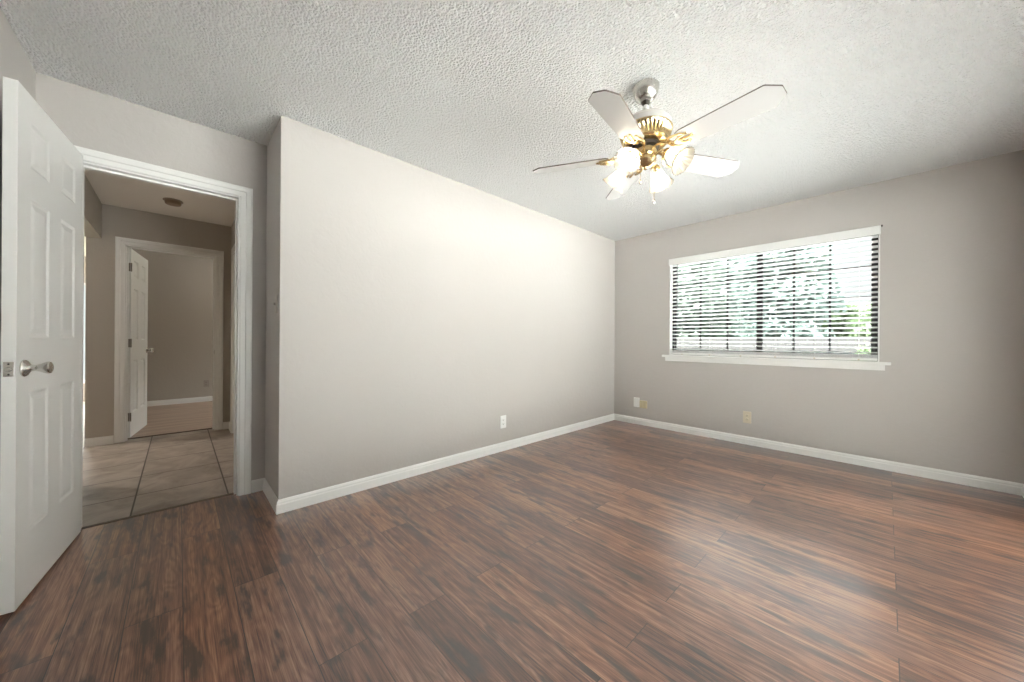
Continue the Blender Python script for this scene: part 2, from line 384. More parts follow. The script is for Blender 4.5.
# ------------------------------------------------------------------ trim
CASP = [(0.0, 0.0), (0.0, 0.009), (0.006, 0.011), (0.030, 0.012), (0.034, 0.016), (0.060, 0.018), (0.068, 0.015), (0.068, 0.0)]
def casing(bm, fn, a0, a1, zt, prof=CASP, zb=0.0):
    """mitred casing round an opening a0..a1 up to zt; fn(a,z,t)->co"""
    rows = []
    for (w, t) in prof:
        rows.append([bm.verts.new(fn(*q, t)) for q in ((a0 - w, zb), (a0 - w, zt + w), (a1 + w, zt + w), (a1 + w, zb))])
    n = len(rows)
    for i in range(n):
        r, s = rows[i], rows[(i + 1) % n]
        for k in range(3): bm.faces.new((r[k], r[k + 1], s[k + 1], s[k]))
    bm.faces.new([r[0] for r in rows]); bm.faces.new([r[3] for r in rows])
def jamb(bm, axis, c0, c1, a0, a1, zt, th=0.016, stop=None, zb=0.0):
    def b(aa, ab, za, zb2, ca=c0, cb=c1):
        if axis == 'x': box(bm, ca, cb, aa, ab, za, zb2)
        else: box(bm, aa, ab, ca, cb, za, zb2)
    b(a0, a0 + th, zb, zt); b(a1 - th, a1, zb, zt); b(a0 + th, a1 - th, zt - th, zt)
    if stop:
        s0, s1 = stop
        b(a0 + th, a0 + th + 0.011, zb, zt - th, s0, s1); b(a1 - th - 0.011, a1 - th, zb, zt - th, s0, s1); b(a0 + th, a1 - th, zt - th - 0.011, zt - th, s0, s1)
e3 = 0.0015
bm = bmesh.new()
casing(bm, lambda a, z, t: (D + t, a, z), DJ0 + 0.010, DJ1 - 0.008, DH - 0.008)
jamb(bm, 'x', D - 0.114, D - 0.0005, DJ0 + e3, DJ1 - e3, DH - e3, stop=(D - 0.075, D - 0.038))
casing(bm, lambda a, z, t: (D - 0.115 - t, a, z), DJ0 + 0.010, DJ1 - 0.008, DH - 0.008)
tag(obj('trim_1', bm, TRIM), 'white door casing and jamb around the bedroom doorway', 'door casing', 'structure')
bm = bmesh.new()
casing(bm, lambda a, z, t: (XE + t, a, z), -4.748 + 0.008, -4.012 - 0.008, 2.04 - 0.008)
jamb(bm, 'x', XE - 0.114, XE - 0.0005, -4.748 + e3, -4.012 - e3, 2.04 - e3, stop=(XE - 0.075, XE - 0.04))
tag(obj('trim_2', bm, TRIM), 'white door casing at the end of the hallway around the second doorway', 'door casing', 'structure')
bm = bmesh.new()
casing(bm, lambda a, z, t: (a, YO - t, z), -2.53 + 0.008, -1.80 - 0.008, 2.04 - 0.008)
jamb(bm, 'y', YO + 0.0005, YO + 0.114, -2.53 + e3, -1.80 - e3, 2.04 - e3, stop=(YO + 0.03, YO + 0.045))
tag(obj('trim_3', bm, TRIM), 'white casing on the right hallway wall beside the second doorway', 'door casing', 'structure')

BASEP = [(0.0, 0.0), (0.0135, 0.0), (0.0135, 0.052), (0.0105, 0.060), (0.0105, 0.068), (0.006, 0.078), (0.003, 0.083), (0.0, 0.083)]
def base(name, p0, p1, n, e0, e1, label, z=0.0):
    p0, p1, n = Vector(p0), Vector(p1), Vector(n); d = (p1 - p0).normalized(); bm = bmesh.new(); A, B = [], []
    for (t, h) in BASEP:
        t2 = t + 0.0004
        a = p0 + n * t2 + d * (e0 * t2); b = p1 + n * t2 - d * (e1 * t2)
        A.append(bm.verts.new((a.x, a.y, h + z))); B.append(bm.verts.new((b.x, b.y, h + z)))
    k = len(A)
    for i in range(k): bm.faces.new((A[i], A[(i + 1) % k], B[(i + 1) % k], B[i]))
    bm.faces.new(A); bm.faces.new(B)
    return tag(obj(name, bm, TRIM), label, 'baseboard', 'structure')
base('baseboard_left', (0, YO), (0, 0), (1, 0), -1, 1, 'white baseboard along the long blank wall')
base('baseboard_window', (0, 0), (XR, 0), (0, -1), 1, 1, 'white baseboard under the window wall')
base('baseboard_right', (XR, 0), (XR, -0.50), (-1, 0), 1, 0, 'white baseboard stub at the right edge of the window wall')
base('baseboard_return', (D, YO), (0, YO), (0, -1), 1, -1, 'short white baseboard on the return wall beside the doorway')
base('baseboard_doorway', (D, DJ1 + 0.063), (D, YO), (1, 0), 0, 1, 'tiny white baseboard piece right of the doorway casing')
base('baseboard_rear', (D, YL), (XR, YL), (0, 1), 1, 1, 'white baseboard along the wall behind the open door')
base('baseboard_hall_end_left', (XE, -5.0), (XE, -4.811), (1, 0), 0, 0, 'white baseboard left of the second doorway', -0.003)
base('baseboard_hall_end_right', (XE, -3.95), (XE, YO), (1, 0), 0, 1, 'white baseboard sliver right of the second doorway', -0.003)
base('baseboard_hall_right', (XE, YO), (-2.594, YO), (0, -1), 1, 0, 'white baseboard in the far right corner of the hall', -0.003)
base('baseboard_back_room', (-5.4, -4.9), (-5.4, -1.5), (1, 0), 0, 0, 'white baseboard across the end wall seen through both doorways')
bm = bmesh.new(); box(bm, -0.545, -0.52, DJ0 + 0.02, DJ1 - 0.02, -0.002, 0.004, 0.002)
tag(obj('trim_4', bm, METALTH), 'thin dark threshold strip between wood planks and hall tile', 'threshold', 'structure')
bm = bmesh.new(); box(bm, -2.975, -2.945, -4.73, -4.03, -0.002, 0.006, 0.002)
tag(obj('trim_5', bm, METALTH), 'thin dark threshold strip under the second doorway', 'threshold', 'structure')

# ------------------------------------------------------------------ panel doors
def door_leaf_bm(w, h, t, q=1.0):
    """leaf from x 0..w, y -t..0, z 0..h with six raised panels on both faces"""
    bm = bmesh.new()
    st, mu = 0.111, 0.130
    pw = (w - 2 * st - mu) / 2
    xs = [0, st, st + pw, st + pw + mu, w - st, w]
    k = h / 2.03
    zs = [0, .258 * k, .828 * k, 1.048 * k, 1.612 * k, 1.736 * k, 1.922 * k, h]
    for (y, s) in ((0.0, 1), (-t, -1)):
        g = [[bm.verts.new((x, y, z)) for z in zs] for x in xs]
        pan = []
        for i in range(5):
            for j in range(7):
                f = bm.faces.new((g[i][j], g[i + 1][j], g[i + 1][j + 1], g[i][j + 1]))
                f.normal_update()
                if f.normal.y * s < 0: f.normal_flip()
                if i in (1, 3) and j in (1, 3, 5): pan.append(f)
        bmesh.ops.inset_individual(bm, faces=pan, thickness=0.006, depth=-0.0015 * q)
        bmesh.ops.inset_individual(bm, faces=pan, thickness=0.012, depth=-0.0035 * q)
        bmesh.ops.inset_individual(bm, faces=pan, thickness=0.006, depth=0.0)
        bmesh.ops.inset_individual(bm, faces=pan, thickness=0.030, depth=0.0035 * q)
        if s == 1: G0 = g
        else: G1 = g
    nx, nz = len(xs), len(zs)
    for j in range(nz - 1):
        for i in (0, nx - 1): bm.faces.new((G0[i][j], G0[i][j + 1], G1[i][j + 1], G1[i][j]))
    for i in range(nx - 1):
        for j in (0, nz - 1): bm.faces.new((G0[i][j], G0[i + 1][j], G1[i + 1][j], G1[i][j]))
    return bm
def knob_bm(cx, z, y, sgn, tulip=True):
    bm = bmesh.new()
    Mx = Matrix.Translation((cx, y, z)) @ Matrix.Rotation(-sgn * PI / 2, 4, 'X')
    lathe(bm, [(0.0005, 0.0), (0.033, 0.0), (0.034, 0.004), (0.030, 0.010), (0.019, 0.015), (0.0135, 0.020), (0.0115, 0.030), (0.012, 0.034)], 28, Mx)
    if tulip: lathe(bm, [(0.0005, 0.033), (0.012, 0.033), (0.014, 0.037), (0.0165, 0.044), (0.0205, 0.051), (0.0235, 0.058), (0.0245, 0.064), (0.023, 0.069), (0.017, 0.072), (0.0005, 0.073)], 28, Mx)
    else: lathe(bm, [(0.0005, 0.03), (0.012, 0.03), (0.02, 0.038), (0.027, 0.048), (0.0275, 0.058), (0.022, 0.066), (0.0005, 0.069)], 24, Mx)
    return bm
def make_door(name, origin, rz, w, h, t, knob_z, label, kind_tulip=True, hinge_side=-1, q=1.0):
    r = empty(name, origin, rz); tag(r, label, 'door', 'structure')
    obj('door_leaf', door_leaf_bm(w, h, t, q), DOORW, r)
    for s, y in ((1, 0.0), (-1, -t)):
        obj('door_knob', knob_bm(w - 0.056, knob_z, y, s, kind_tulip), NICKEL, r, True)
    bm = bmesh.new(); box(bm, w, w + 0.0015, -t / 2 - 0.0125, -t / 2 + 0.0125, knob_z - 0.028, knob_z + 0.028, 0.0005)
    pl = obj('latch_plate', bm, NICKEL, r)
    bm = bmesh.new(); lathe(bm, [(0.0005, 0), (0.0085, 0), (0.0085, 0.004), (0.006, 0.009), (0.0005, 0.0095)], 16, Matrix.Translation((w + 0.0015, -t / 2, knob_z)) @ Matrix.Rotation(PI / 2, 4, 'Y'))
    obj('latch_bolt', bm, NICKEL, pl, True)
    bm = bmesh.new()
    for dz in (-0.02, 0.02):
        lathe(bm, [(0.0005, 0), (0.0032, 0), (0.0028, 0.001), (0.0005, 0.0012)], 10, Matrix.Translation((w + 0.0014, -t / 2, knob_z + dz)) @ Matrix.Rotation(PI / 2, 4, 'Y'))
    obj('screw', bm, DARKM, pl)
    for hz in (0.22, h / 2, h - 0.20):
        bm = bmesh.new()
        yk = -t if hinge_side < 0 else 0.0
        lathe(bm, [(0.0005, hz - 0.047), (0.003, hz - 0.046), (0.0055, hz - 0.044), (0.0055, hz + 0.044), (0.003, hz + 0.046), (0.0005, hz + 0.047)], 12, Matrix.Translation((-0.004, yk + (-0.004 if hinge_side < 0 else 0.004), 0)))
        box(bm, -0.0016, -0.0002, -t + 0.004, -0.004, hz - 0.044, hz + 0.044)
        obj('hinge', bm, AGED, r, True)
    return r
a1 = math.radians(-5.7)
make_door('door_1', (-0.4535, -4.717, 0.012), a1, 0.711, 2.043, 0.0355, 0.932, 'white six panel door standing open at left with chrome tulip knob')
a2 = math.radians(180 - 7.5)
# second door: swings into the back room; mirrored so that the visible face looks to +y
d2 = make_door('door_2', (-2.957, -4.706, 0.010), a2, 0.716, 2.012, 0.035, 0.915, 'white six panel door standing open at the end of the hallway', False, 1, 2.6)
d2.scale = (1, -1, 1)
make_door('door_3', (-2.51, YO + 0.067, 0.009), 0.0, 0.69, 2.0, 0.035, 0.93, 'closed white door in the right hallway wall behind its casing', False, 1, 2.0)
bm = bmesh.new(); box(bm, -2.873, -2.850, -4.0315, -4.0297, 0.885, 0.94, 0.0003)
st_ = tag(obj('strike_plate', bm, NICKEL), 'small metal strike plate on the right jamb of the second doorway', 'strike plate')
bm = bmesh.new(); box(bm, -2.868, -2.857, -4.0321, -4.0314, 0.90, 0.925); obj('strike_hole', bm, DARKSLOT, st_)

# ------------------------------------------------------------------ bedroom window
def cased_window():
    w = empty('window_1', ((WX0 + WX1) / 2, 0.09, WZ0)); tag(w, 'wide sliding window with dark bronze frame and grid behind white blinds', 'window', 'structure')
    ox, oy, oz = w.location
    def B(bm, x0, x1, y0, y1, z0, z1, bv=0.0): box(bm, x0 - ox, x1 - ox, y0 - oy, y1 - oy, z0 - oz, z1 - oz, bv)
    X0, X1, Z0, Z1 = WX0 + 0.001, WX1 - 0.001, 0.915, WZ1 - 0.001
    bm = bmesh.new()
    B(bm, X0, X0 + 0.030, 0.068, 0.125, Z0, Z1); B(bm, X1 - 0.030, X1, 0.068, 0.125, Z0, Z1)
    B(bm, X0 + 0.030, X1 - 0.030, 0.068, 0.125, Z1 - 0.038, Z1); B(bm, X0 + 0.030, X1 - 0.030, 0.068, 0.125, Z0, Z0 + 0.035)
    obj('window_frame', bm, BRONZE, w)
    zb, zt = Z0 + 0.035, Z1 - 0.038
    for (a, b, yc, wl_, wr_) in ((X0 + 0.030, 1.665, 0.106, 0.012, 0.05), (1.617, X1 - 0.030, 0.083, 0.052, 0.022)):
        bm = bmesh.new()
        B(bm, a, a + wl_, yc - 0.010, yc + 0.010, zb, zt); B(bm, b - wr_, b, yc - 0.010, yc + 0.010, zb, zt)
        B(bm, a + wl_, b - wr_, yc - 0.010, yc + 0.010, zt - 0.022, zt); B(bm, a + wl_, b - wr_, yc - 0.010, yc + 0.010, zb, zb + 0.022)
        s = obj('sash', bm, BRONZE, w)
        bm = bmesh.new()
        xs = (1.060, 1.338) if a < 1 else (1.924, 2.189)
        for xm in xs: B(bm, xm - 0.008, xm + 0.008, yc - 0.006, yc + 0.006, zb + 0.022, zt - 0.022)
        for zm in (1.742, 1.474, 1.200): B(bm, a + wl_, b - wr_, yc - 0.0055, yc + 0.0055, zm - 0.007, zm + 0.007)
        obj('muntin_grid', bm, BRONZE, s)
        bm = bmesh.new(); B(bm, a + wl_, b - wr_, yc - 0.0015, yc + 0.0015, zb + 0.022, zt - 0.022)
        obj('glass_pane', bm, GLASS, s)
    bm = bmesh.new()
    B(bm, WX0 + 0.0005, WX0 + 0.0105, -0.002, 0.0675, 0.910, WZ1 - 0.0005); B(bm, WX1 - 0.0105, WX1 - 0.0005, -0.002, 0.0675, 0.910, WZ1 - 0.0005); B(bm, WX0 + 0.0105, WX1 - 0.0105, -0.0005, 0.0675, WZ1 - 0.006, WZ1 - 0.0005)
    obj('jamb_liner', bm, TRIM, w)
    bm = bmesh.new()
    B(bm, WX0 + 0.002, WX1 - 0.002, -0.004, 0.066, WZ0 + 0.0008, 0.9095)
    B(bm, 0.668, 2.580, -0.040, -0.0006, 0.883, 0.9095, 0.004)
    obj('sill', bm, TRIM, w)
    bm = bmesh.new()
    B(bm, 0.700, 2.545, -0.017, -0.0006, 0.836, 0.8825, 0.002); B(bm, 0.700, 2.545, -0.022, -0.0006, 0.866, 0.8828, 0.002)
    obj('apron', bm, TRIM, w)
cased_window()
def blind():
    yc = 0.030; x0, x1 = 0.755, 2.499
    r = empty('window_blind', ((x0 + x1) / 2, yc, 0.915)); tag(r, 'white horizontal slatted blind hanging in the wide window', 'blind')
    ox, oy, oz = r.location
    def B(bm, a, b, c, d, e, f, bv=0.0): box(bm, a - ox, b - ox, c - oy, d - oy, e - oz, f - oz, bv)
    bm = bmesh.new(); B(bm, x0, x1, yc - 0.022, yc + 0.028, 2.012, 2.058, 0.002); obj('headrail', bm, WHITEPL, r)
    bm = bmesh.new(); B(bm, 0.741, 2.516, -0.030, -0.020, 1.989, 2.064, 0.003); B(bm, 0.741, 0.749, -0.022, -0.0008, 1.989, 2.064, 0.001); B(bm, 2.508, 2.516, -0.022, -0.0008, 1.989, 2.064, 0.001)
    va = obj('valance', bm, WHITEPL, r)
    bm = bmesh.new(); B(bm, 2.516, 2.526, -0.026, -0.012, 2.052, 2.066, 0.002); obj('valance_clip', bm, DARKM, va)
    bm = bmesh.new()
    tilt = math.radians(12); n = 24; z0_, z1_ = 0.985, 1.985
    for i in range(n):
        z = z0_ + (z1_ - z0_) * i / (n - 1)
        vs = box(bm, x0 - ox, x1 - ox, -0.025, 0.025, -0.0014, 0.0014)
        for v in vs:   # room edge up
            y_, z_ = v.co.y, v.co.z
            v.co.y = y_ * math.cos(tilt) + z_ * math.sin(tilt); v.co.z = z_ * math.cos(tilt) - y_ * math.sin(tilt) + z - oz
    for k in range(5):
        B(bm, x0, x1, yc - 0.025, yc + 0.025, 0.9375 + k * 0.0062, 0.9375 + k * 0.0062 + 0.0032)
    obj('slat_stack', bm, SLAT, r)
    bm = bmesh.new(); B(bm, x0, x1, yc - 0.026, yc + 0.026, 0.9145, 0.936, 0.003); rail = obj('bottom_rail', bm, WHITEPL, r)
    for xl in (0.89, 1.188, 1.489, 1.788, 2.088, 2.385):
        bm = bmesh.new()
        for yy in (yc - 0.0262, yc + 0.0262): tube(bm, [(xl - ox, yy - oy, 0.93 - oz), (xl - ox, yy - oy, 2.015 - oz)], 0.0009, 5)
        obj('ladder_cord', bm, CORD, r)
        bm = bmesh.new(); lathe(bm, [(0.0005, 0), (0.007, 0), (0.006, 0.003), (0.0005, 0.0035)], 12, Matrix.Translation((xl - ox, yc - 0.026 - oy, 0.922 - oz)) @ Matrix.Rotation(PI / 2, 4, 'X'))
        obj('cord_button', bm, IVORYPL, rail)
    bm = bmesh.new(); tube(bm, [(0.838 - ox, -0.012 - oy, 2.0 - oz), (0.838 - ox, -0.014 - oy, 1.99 - oz), (0.839 - ox, -0.016 - oy, 1.42 - oz)], 0.0045, 8); obj('tilt_wand', bm, WANDM, r)
blind()
def plain_window(n, axis, c, a0, a1, z0, z1, label):
    w = empty('window_%d' % n, (c, (a0 + a1) / 2, z0) if axis == 'x' else ((a0 + a1) / 2, c, z0)); tag(w, label, 'window', 'structure')
    ox, oy, oz = w.location
    def B(bm, p, q, e, f, t):
        if axis == 'x': box(bm, -t, t, p - oy, q - oy, e - oz, f - oz)
        else: box(bm, p - ox, q - ox, -t, t, e - oz, f - oz)
    bm = bmesh.new(); m = (a0 + a1) / 2; k = 0.04
    for (p, q, e, f) in ((a0, a0 + k, z0, z1), (a1 - k, a1, z0, z1), (a0 + k, a1 - k, z1 - k, z1), (a0 + k, a1 - k, z0, z0 + k), (m - .02, m + .02, z0 + k, z1 - k)): B(bm, p + 0.001 * (p == a0), q - 0.001 * (q == a1), e + 0.001 * (e == z0), f - 0.001 * (f == z1), 0.02)
    obj('window_frame', bm, TRIM, w)
    bm = bmesh.new(); B(bm, a0 + k, a1 - k, z0 + k, z1 - k, 0.002); obj('glass_pane', bm, GLASS, w)
plain_window(2, 'y', -1.45, -4.9, -3.5, 0.9, 2.05, 'window of the room past the hallway')
plain_window(3, 'x', -6.75, -6.6, -5.32, 0.30, 2.0, 'bright window glimpsed through the gap beside the open bedroom door')

plain_window(4, 'x', XR + 0.06, -3.75, -0.55, 0.03, 2.03, 'added sliding glass door out of view, lets daylight in from the right')  # added out of view: main daylight source for walls and ceiling

# ------------------------------------------------------------------ outlets, switch, detector
def plate(name, loc, rz, label, cat, mat, kind, group=None, w=0.072, h=0.116):
    """plate in local xz plane facing -y"""
    r = empty(name, loc, rz); tag(r, label, cat, None, group)
    bm = bmesh.new(); box(bm, -w / 2, w / 2, -0.006, -0.0005, -h / 2, h / 2, 0.0022); obj('cover_plate', bm, mat, r)
    if kind == 'duplex':
        for s in (1, -1):
            bm = bmesh.new(); lathe(bm, [(0.0005, 0), (0.0168, 0), (0.0168, 0.0022), (0.0155, 0.003), (0.0005, 0.003)], 24, Matrix.Translation((0, -0.0058, s * 0.0195)) @ Matrix.Rotation(PI / 2, 4, 'X') @ Matrix.Diagonal((1, 0.86, 1, 1)))
            f = obj('receptacle', bm, mat, r, True)
            bm = bmesh.new(); z = s * 0.0195
            box(bm, -0.0075, -0.0055, -0.0092, -0.0086, z - 0.002, z + 0.007); box(bm, 0.0055, 0.0075, -0.0092, -0.0086, z - 0.001, z + 0.006); box(bm, -0.0022, 0.0022, -0.0092, -0.0086, z - 0.0095, z - 0.005)
            obj('slot', bm, DARKSLOT, f)
    if kind in ('duplex', 'blank', 'toggle'):
        for z in ((0,) if kind == 'duplex' else (0.042, -0.042) if kind == 'blank' else (0.030, -0.030)):
            bm = bmesh.new(); lathe(bm, [(0.0005, 0), (0.0032, 0), (0.0025, 0.001), (0.0005, 0.0012)], 10, Matrix.Translation((0, -0.0058, z)) @ Matrix.Rotation(PI / 2, 4, 'X'))
            obj('screw', bm, mat, r)
    if kind == 'toggle':
        bm = bmesh.new(); vs = box(bm, -0.005, 0.005, -0.018, -0.004, -0.004, 0.011, 0.001); obj('toggle', bm, mat, r)
    return r
plate('power_outlet', (0, -2.039, 0.280), PI / 2, 'white power outlet low on the long blank wall', 'outlet', WHITEPL, 'duplex', None, 0.074, 0.122)
plate('power_outlet', (1.555, 0, 0.283), 0, 'beige power outlet on the window wall below the window', 'outlet', IVORYPL, 'duplex', None, 0.074, 0.122)
plate('blank_cover_plate', (0.328, 0, 0.280), 0, 'white wall plate near the corner beside the beige jack', 'wall plate', WHITEPL, 'blank', None, 0.08, 0.122)
r = empty('phone_jack', (0.425, 0, 0.266)); tag(r, 'beige phone jack box right of the white wall plate', 'phone jack')
bm = bmesh.new(); box(bm, -0.048, 0.048, -0.022, -0.0005, -0.048, 0.048, 0.005); jb = obj('jack_box', bm, BEIGEPL, r)
bm = bmesh.new()
for q in (-0.014, 0.014): box(bm, q - 0.003, q + 0.003, -0.0235, -0.0222, -0.038, 0.038, 0.0004)
obj('ridge', bm, simple('dark_beige_plastic', (0.38, 0.32, 0.2), 0.5), r)  # the two ridges are a darker beige than the box
plate('light_switch', (-0.100, YO, 1.285), 0, 'greige toggle light switch on the narrow return wall', 'light switch', simple('painted_plate', (0.50, 0.465, 0.42), 0.45), 'toggle')
plate('power_outlet', (-5.4, -3.985, 0.31), PI / 2, 'dim power outlet on the end wall seen through both doorways', 'outlet', simple('taupe_plastic', (0.36, 0.32, 0.28), 0.5), 'duplex')
r = empty('smoke_detector', (-2.215, -4.38, 2.41)); tag(r, 'small tan round smoke detector on the hallway ceiling', 'smoke detector')
bm = bmesh.new(); lathe(bm, [(0.0005, -0.0006), (0.072, -0.0006), (0.073, -0.008), (0.066, -0.012), (0.0005, -0.012)], 32); obj('mounting_ring', bm, simple('detector_ring', (0.35, 0.28, 0.21), 0.5), r, True)
bm = bmesh.new(); lathe(bm, [(0.0005, -0.011), (0.060, -0.011), (0.060, -0.030), (0.054, -0.041), (0.030, -0.045), (0.0005, -0.045)], 32); obj('detector_body', bm, TANPL, r, True)

def fill_light(loc, w):  # added point lights without fixtures, brighten the hall and rooms beyond
    lm = bpy.data.lights.new('fill_light', 'POINT'); lm.energy = w; lm.color = (1.0, 0.93, 0.85); lm.shadow_soft_size = 0.12
    lo = bpy.data.objects.new('fill_light', lm); COL.objects.link(lo); lo.location = loc
fill_light((-4.2, -2.9, 2.25), 11)
fill_light((-3.6, -6.6, 2.2), 75)

# ------------------------------------------------------------------ ceiling fan
FX, FY = 1.655, -2.508
fan = empty('ceiling_fan', (FX, FY, H)); tag(fan, 'five blade white and brass ceiling fan with four lit glass shades', 'ceiling fan')
Z = lambda z: z - H
bm = bmesh.new(); lathe(bm, [(0.0005, Z(2.4395)), (0.066, Z(2.4395)), (0.069, Z(2.434)), (0.067, Z(2.420)), (0.062, Z(2.400)), (0.052, Z(2.380)), (0.039, Z(2.365)), (0.024, Z(2.357)), (0.0005, Z(2.357))], 40)
cn = obj('canopy', bm, NICKEL, fan, True)
bm = bmesh.new(); sphere(bm, (0, 0, Z(2.357)), 0.022, 16, 10); obj('hanger_ball', bm, DARKM, cn, True)
bm = bmesh.new(); lathe(bm, [(0.0005, Z(2.36)), (0.0115, Z(2.36)), (0.0115, Z(2.285)), (0.020, Z(2.282)), (0.020, Z(2.262)), (0.0005, Z(2.262))], 20); obj('downrod', bm, FANW, fan, True)
bm = bmesh.new(); lathe(bm, [(0.0005, Z(2.270)), (0.035, Z(2.270)), (0.075, Z(2.265)), (0.110, Z(2.252)), (0.128, Z(2.232)), (0.131, Z(2.204)), (0.126, Z(2.202)), (0.0005, Z(2.202))], 48)
mo = obj('motor_housing', bm, FANG, fan, True)
bm = bmesh.new(); rip = lambda a, r, z: 0.0035 * math.sin(a * 40) if Z(2.135) < z < Z(2.186) else 0.0
lathe(bm, [(0.0005, Z(2.202)), (0.131, Z(2.202)), (0.136, Z(2.196)), (0.134, Z(2.188)), (0.128, Z(2.180)), (0.121, Z(2.158)), (0.114, Z(2.140)), (0.116, Z(2.132)), (0.106, Z(2.124)), (0.0005, Z(2.122))], 160, None, True, rip)
obj('vented_band', bm, BRASS, mo, True)
bm = bmesh.new(); lathe(bm, [(0.0005, Z(2.124)), (0.070, Z(2.124)), (0.074, Z(2.116)), (0.070, Z(2.103)), (0.0005, Z(2.103))], 40); obj('flywheel', bm, DARKM, fan, True)
bm = bmesh.new(); lathe(bm, [(0.0005, Z(2.105)), (0.046, Z(2.105)), (0.056, Z(2.098)), (0.058, Z(2.070)), (0.052, Z(2.056)), (0.056, Z(2.050)), (0.056, Z(2.034)), (0.044, Z(2.020)), (0.028, Z(2.010)), (0.014, Z(2.004)), (0.010, Z(1.996)), (0.0005, Z(1.994))], 40)
obj('switch_housing', bm, BRASS, fan, True)
# blades
PITCH = math.radians(13); BZ = Z(2.074)
def blade_outline():
    half = [(0.190, 0.048), (0.215, 0.058), (0.40, 0.066), (0.572, 0.071), (0.578, 0.069), (0.620, 0.029), (0.623, 0.024)]
    pts = [(x, -y) for x, y in half] + half[::-1]
    return pts
def make_blade():
    bm = bmesh.new(); o = blade_outline(); h = 0.0032
    b = [bm.verts.new((x, y, -h)) for x, y in o]; t = [bm.verts.new((x, y, h)) for x, y in o]
    bm.faces.new(b).material_index = 0; bm.faces.new(t).material_index = 1
    for i in range(len(o)):
        j = (i + 1) % len(o); bm.faces.new((b[i], b[j], t[j], t[i])).material_index = 1
    return bm
def make_iron():
    """brass bracket from the flywheel out to the blade, in the blade's frame (z up, before pitch)"""
    bm = bmesh.new()
    def arm(pts, w):
        tube(bm, pts, w, 8)
    up = 0.038
    arm([(0.055, 0, up), (0.085, 0, up - 0.004), (0.110, 0, up - 0.012), (0.128, 0, 0.016), (0.150, 0, 0.001), (0.172, 0, -0.009)], [0.012, 0.011, 0.010, 0.009, 0.008, 0.008])
    for s in (1, -1):
        arm([(0.118, 0, 0.020), (0.135, s * 0.022, 0.009), (0.155, s * 0.040, -0.001), (0.185, s * 0.047, -0.009), (0.215, s * 0.040, -0.0095), (0.236, s * 0.026, -0.009)], [0.006, 0.0065, 0.0065, 0.006, 0.006, 0.005])
        arm([(0.168, 0, -0.008), (0.185, s * 0.012, -0.0095), (0.205, s * 0.026, -0.0095), (0.232, s * 0.028, -0.009)], [0.006, 0.006, 0.0055, 0.005])
        sphere(bm, (0.236, s * 0.027, -0.0075), 0.0085, 10, 6, (1, 1, 0.6))
    arm([(0.168, 0, -0.008), (0.20, 0, -0.0095), (0.250, 0, -0.009)], [0.007, 0.006, 0.005])
    sphere(bm, (0.254, 0, -0.0075), 0.0085, 10, 6, (1, 1, 0.6))
    return bm
b0 = None
for k in range(5):
    a = math.radians(-80.1 + 72 * k)
    if b0 is None:
        b0 = obj('blade', make_blade(), [FANW, EDGEB], fan); i0 = obj('blade_iron', make_iron(), BRASS, b0, True); b = b0
    else:
        b = b0.copy(); COL.objects.link(b); i = i0.copy(); COL.objects.link(i); i.parent = b
    b.matrix_local = Matrix.Translation((0, 0, BZ)) @ Matrix.Rotation(0.02, 4, 'X') @ Matrix.Rotation(0.01, 4, 'Y') @ Matrix.Rotation(a, 4, 'Z') @ Matrix.Rotation(-PITCH, 4, 'X')
# light kit
def glass_bm():
    bm = bmesh.new()
    rip = lambda a, r, z: (0.0022 * math.cos(a * 24) * min(1, max(0, (z - 0.02) / 0.08)))
    prof = [(0.022, 0.0), (0.027, 0.006), (0.030, 0.018), (0.034, 0.034), (0.040, 0.052), (0.048, 0.070), (0.057, 0.086), (0.066, 0.098), (0.069, 0.103),
            (0.0672, 0.104), (0.064, 0.0985), (0.055, 0.087), (0.046, 0.071), (0.038, 0.053), (0.032, 0.035), (0.028, 0.018), (0.025, 0.007), (0.020, 0.001)]
    lathe(bm, prof, 144, None, False, rip)
    return bm
def bulb_bm():
    bm = bmesh.new(); lathe(bm, [(0.0005, 0.0), (0.011, 0.0), (0.012, 0.012), (0.017, 0.028), (0.0215, 0.042), (0.0225, 0.052), (0.019, 0.064), (0.010, 0.072), (0.0005, 0.074)], 20); return bm
T45 = math.radians(47)
arm0 = None
for k in range(4):
    a = math.radians(-90 + 90 * k)
    if arm0 is None:
        bm = bmesh.new()
        tube(bm, [(0.040, 0, Z(2.042)), (0.062, 0, Z(2.058)), (0.088, 0, Z(2.066)), (0.106, 0, Z(2.058)), (0.116, 0, Z(2.042))], [0.0075, 0.007, 0.007, 0.0075, 0.009], 10)
        arm0 = obj('lamp_arm', bm, BRASS, fan, True)
        B_ = Matrix.Translation((0.114, 0, Z(2.044))) @ Matrix.Rotation(PI - T45, 4, 'Y')
        bm = bmesh.new(); lathe(bm, [(0.0005, -0.012), (0.012, -0.012), (0.020, -0.006), (0.024, 0.004), (0.026, 0.018), (0.024, 0.020), (0.0005, 0.020)], 24)
        s0 = obj('socket_cup', bm, BRASS, arm0, True); s0.matrix_local = B_
        g0 = obj('glass_shade', glass_bm(), SHADE, arm0, True); g0.matrix_local = B_ @ Matrix.Translation((0, 0, 0.012))
        u0 = obj('light_bulb', bulb_bm(), BULB, arm0, True); u0.matrix_local = B_ @ Matrix.Translation((0, 0, 0.021))
        arm = arm0
    else:
        arm = arm0.copy(); COL.objects.link(arm)
        for c in (s0, g0, u0):
            d = c.copy(); COL.objects.link(d); d.parent = arm
    arm.rotation_euler = (0, 0, a)
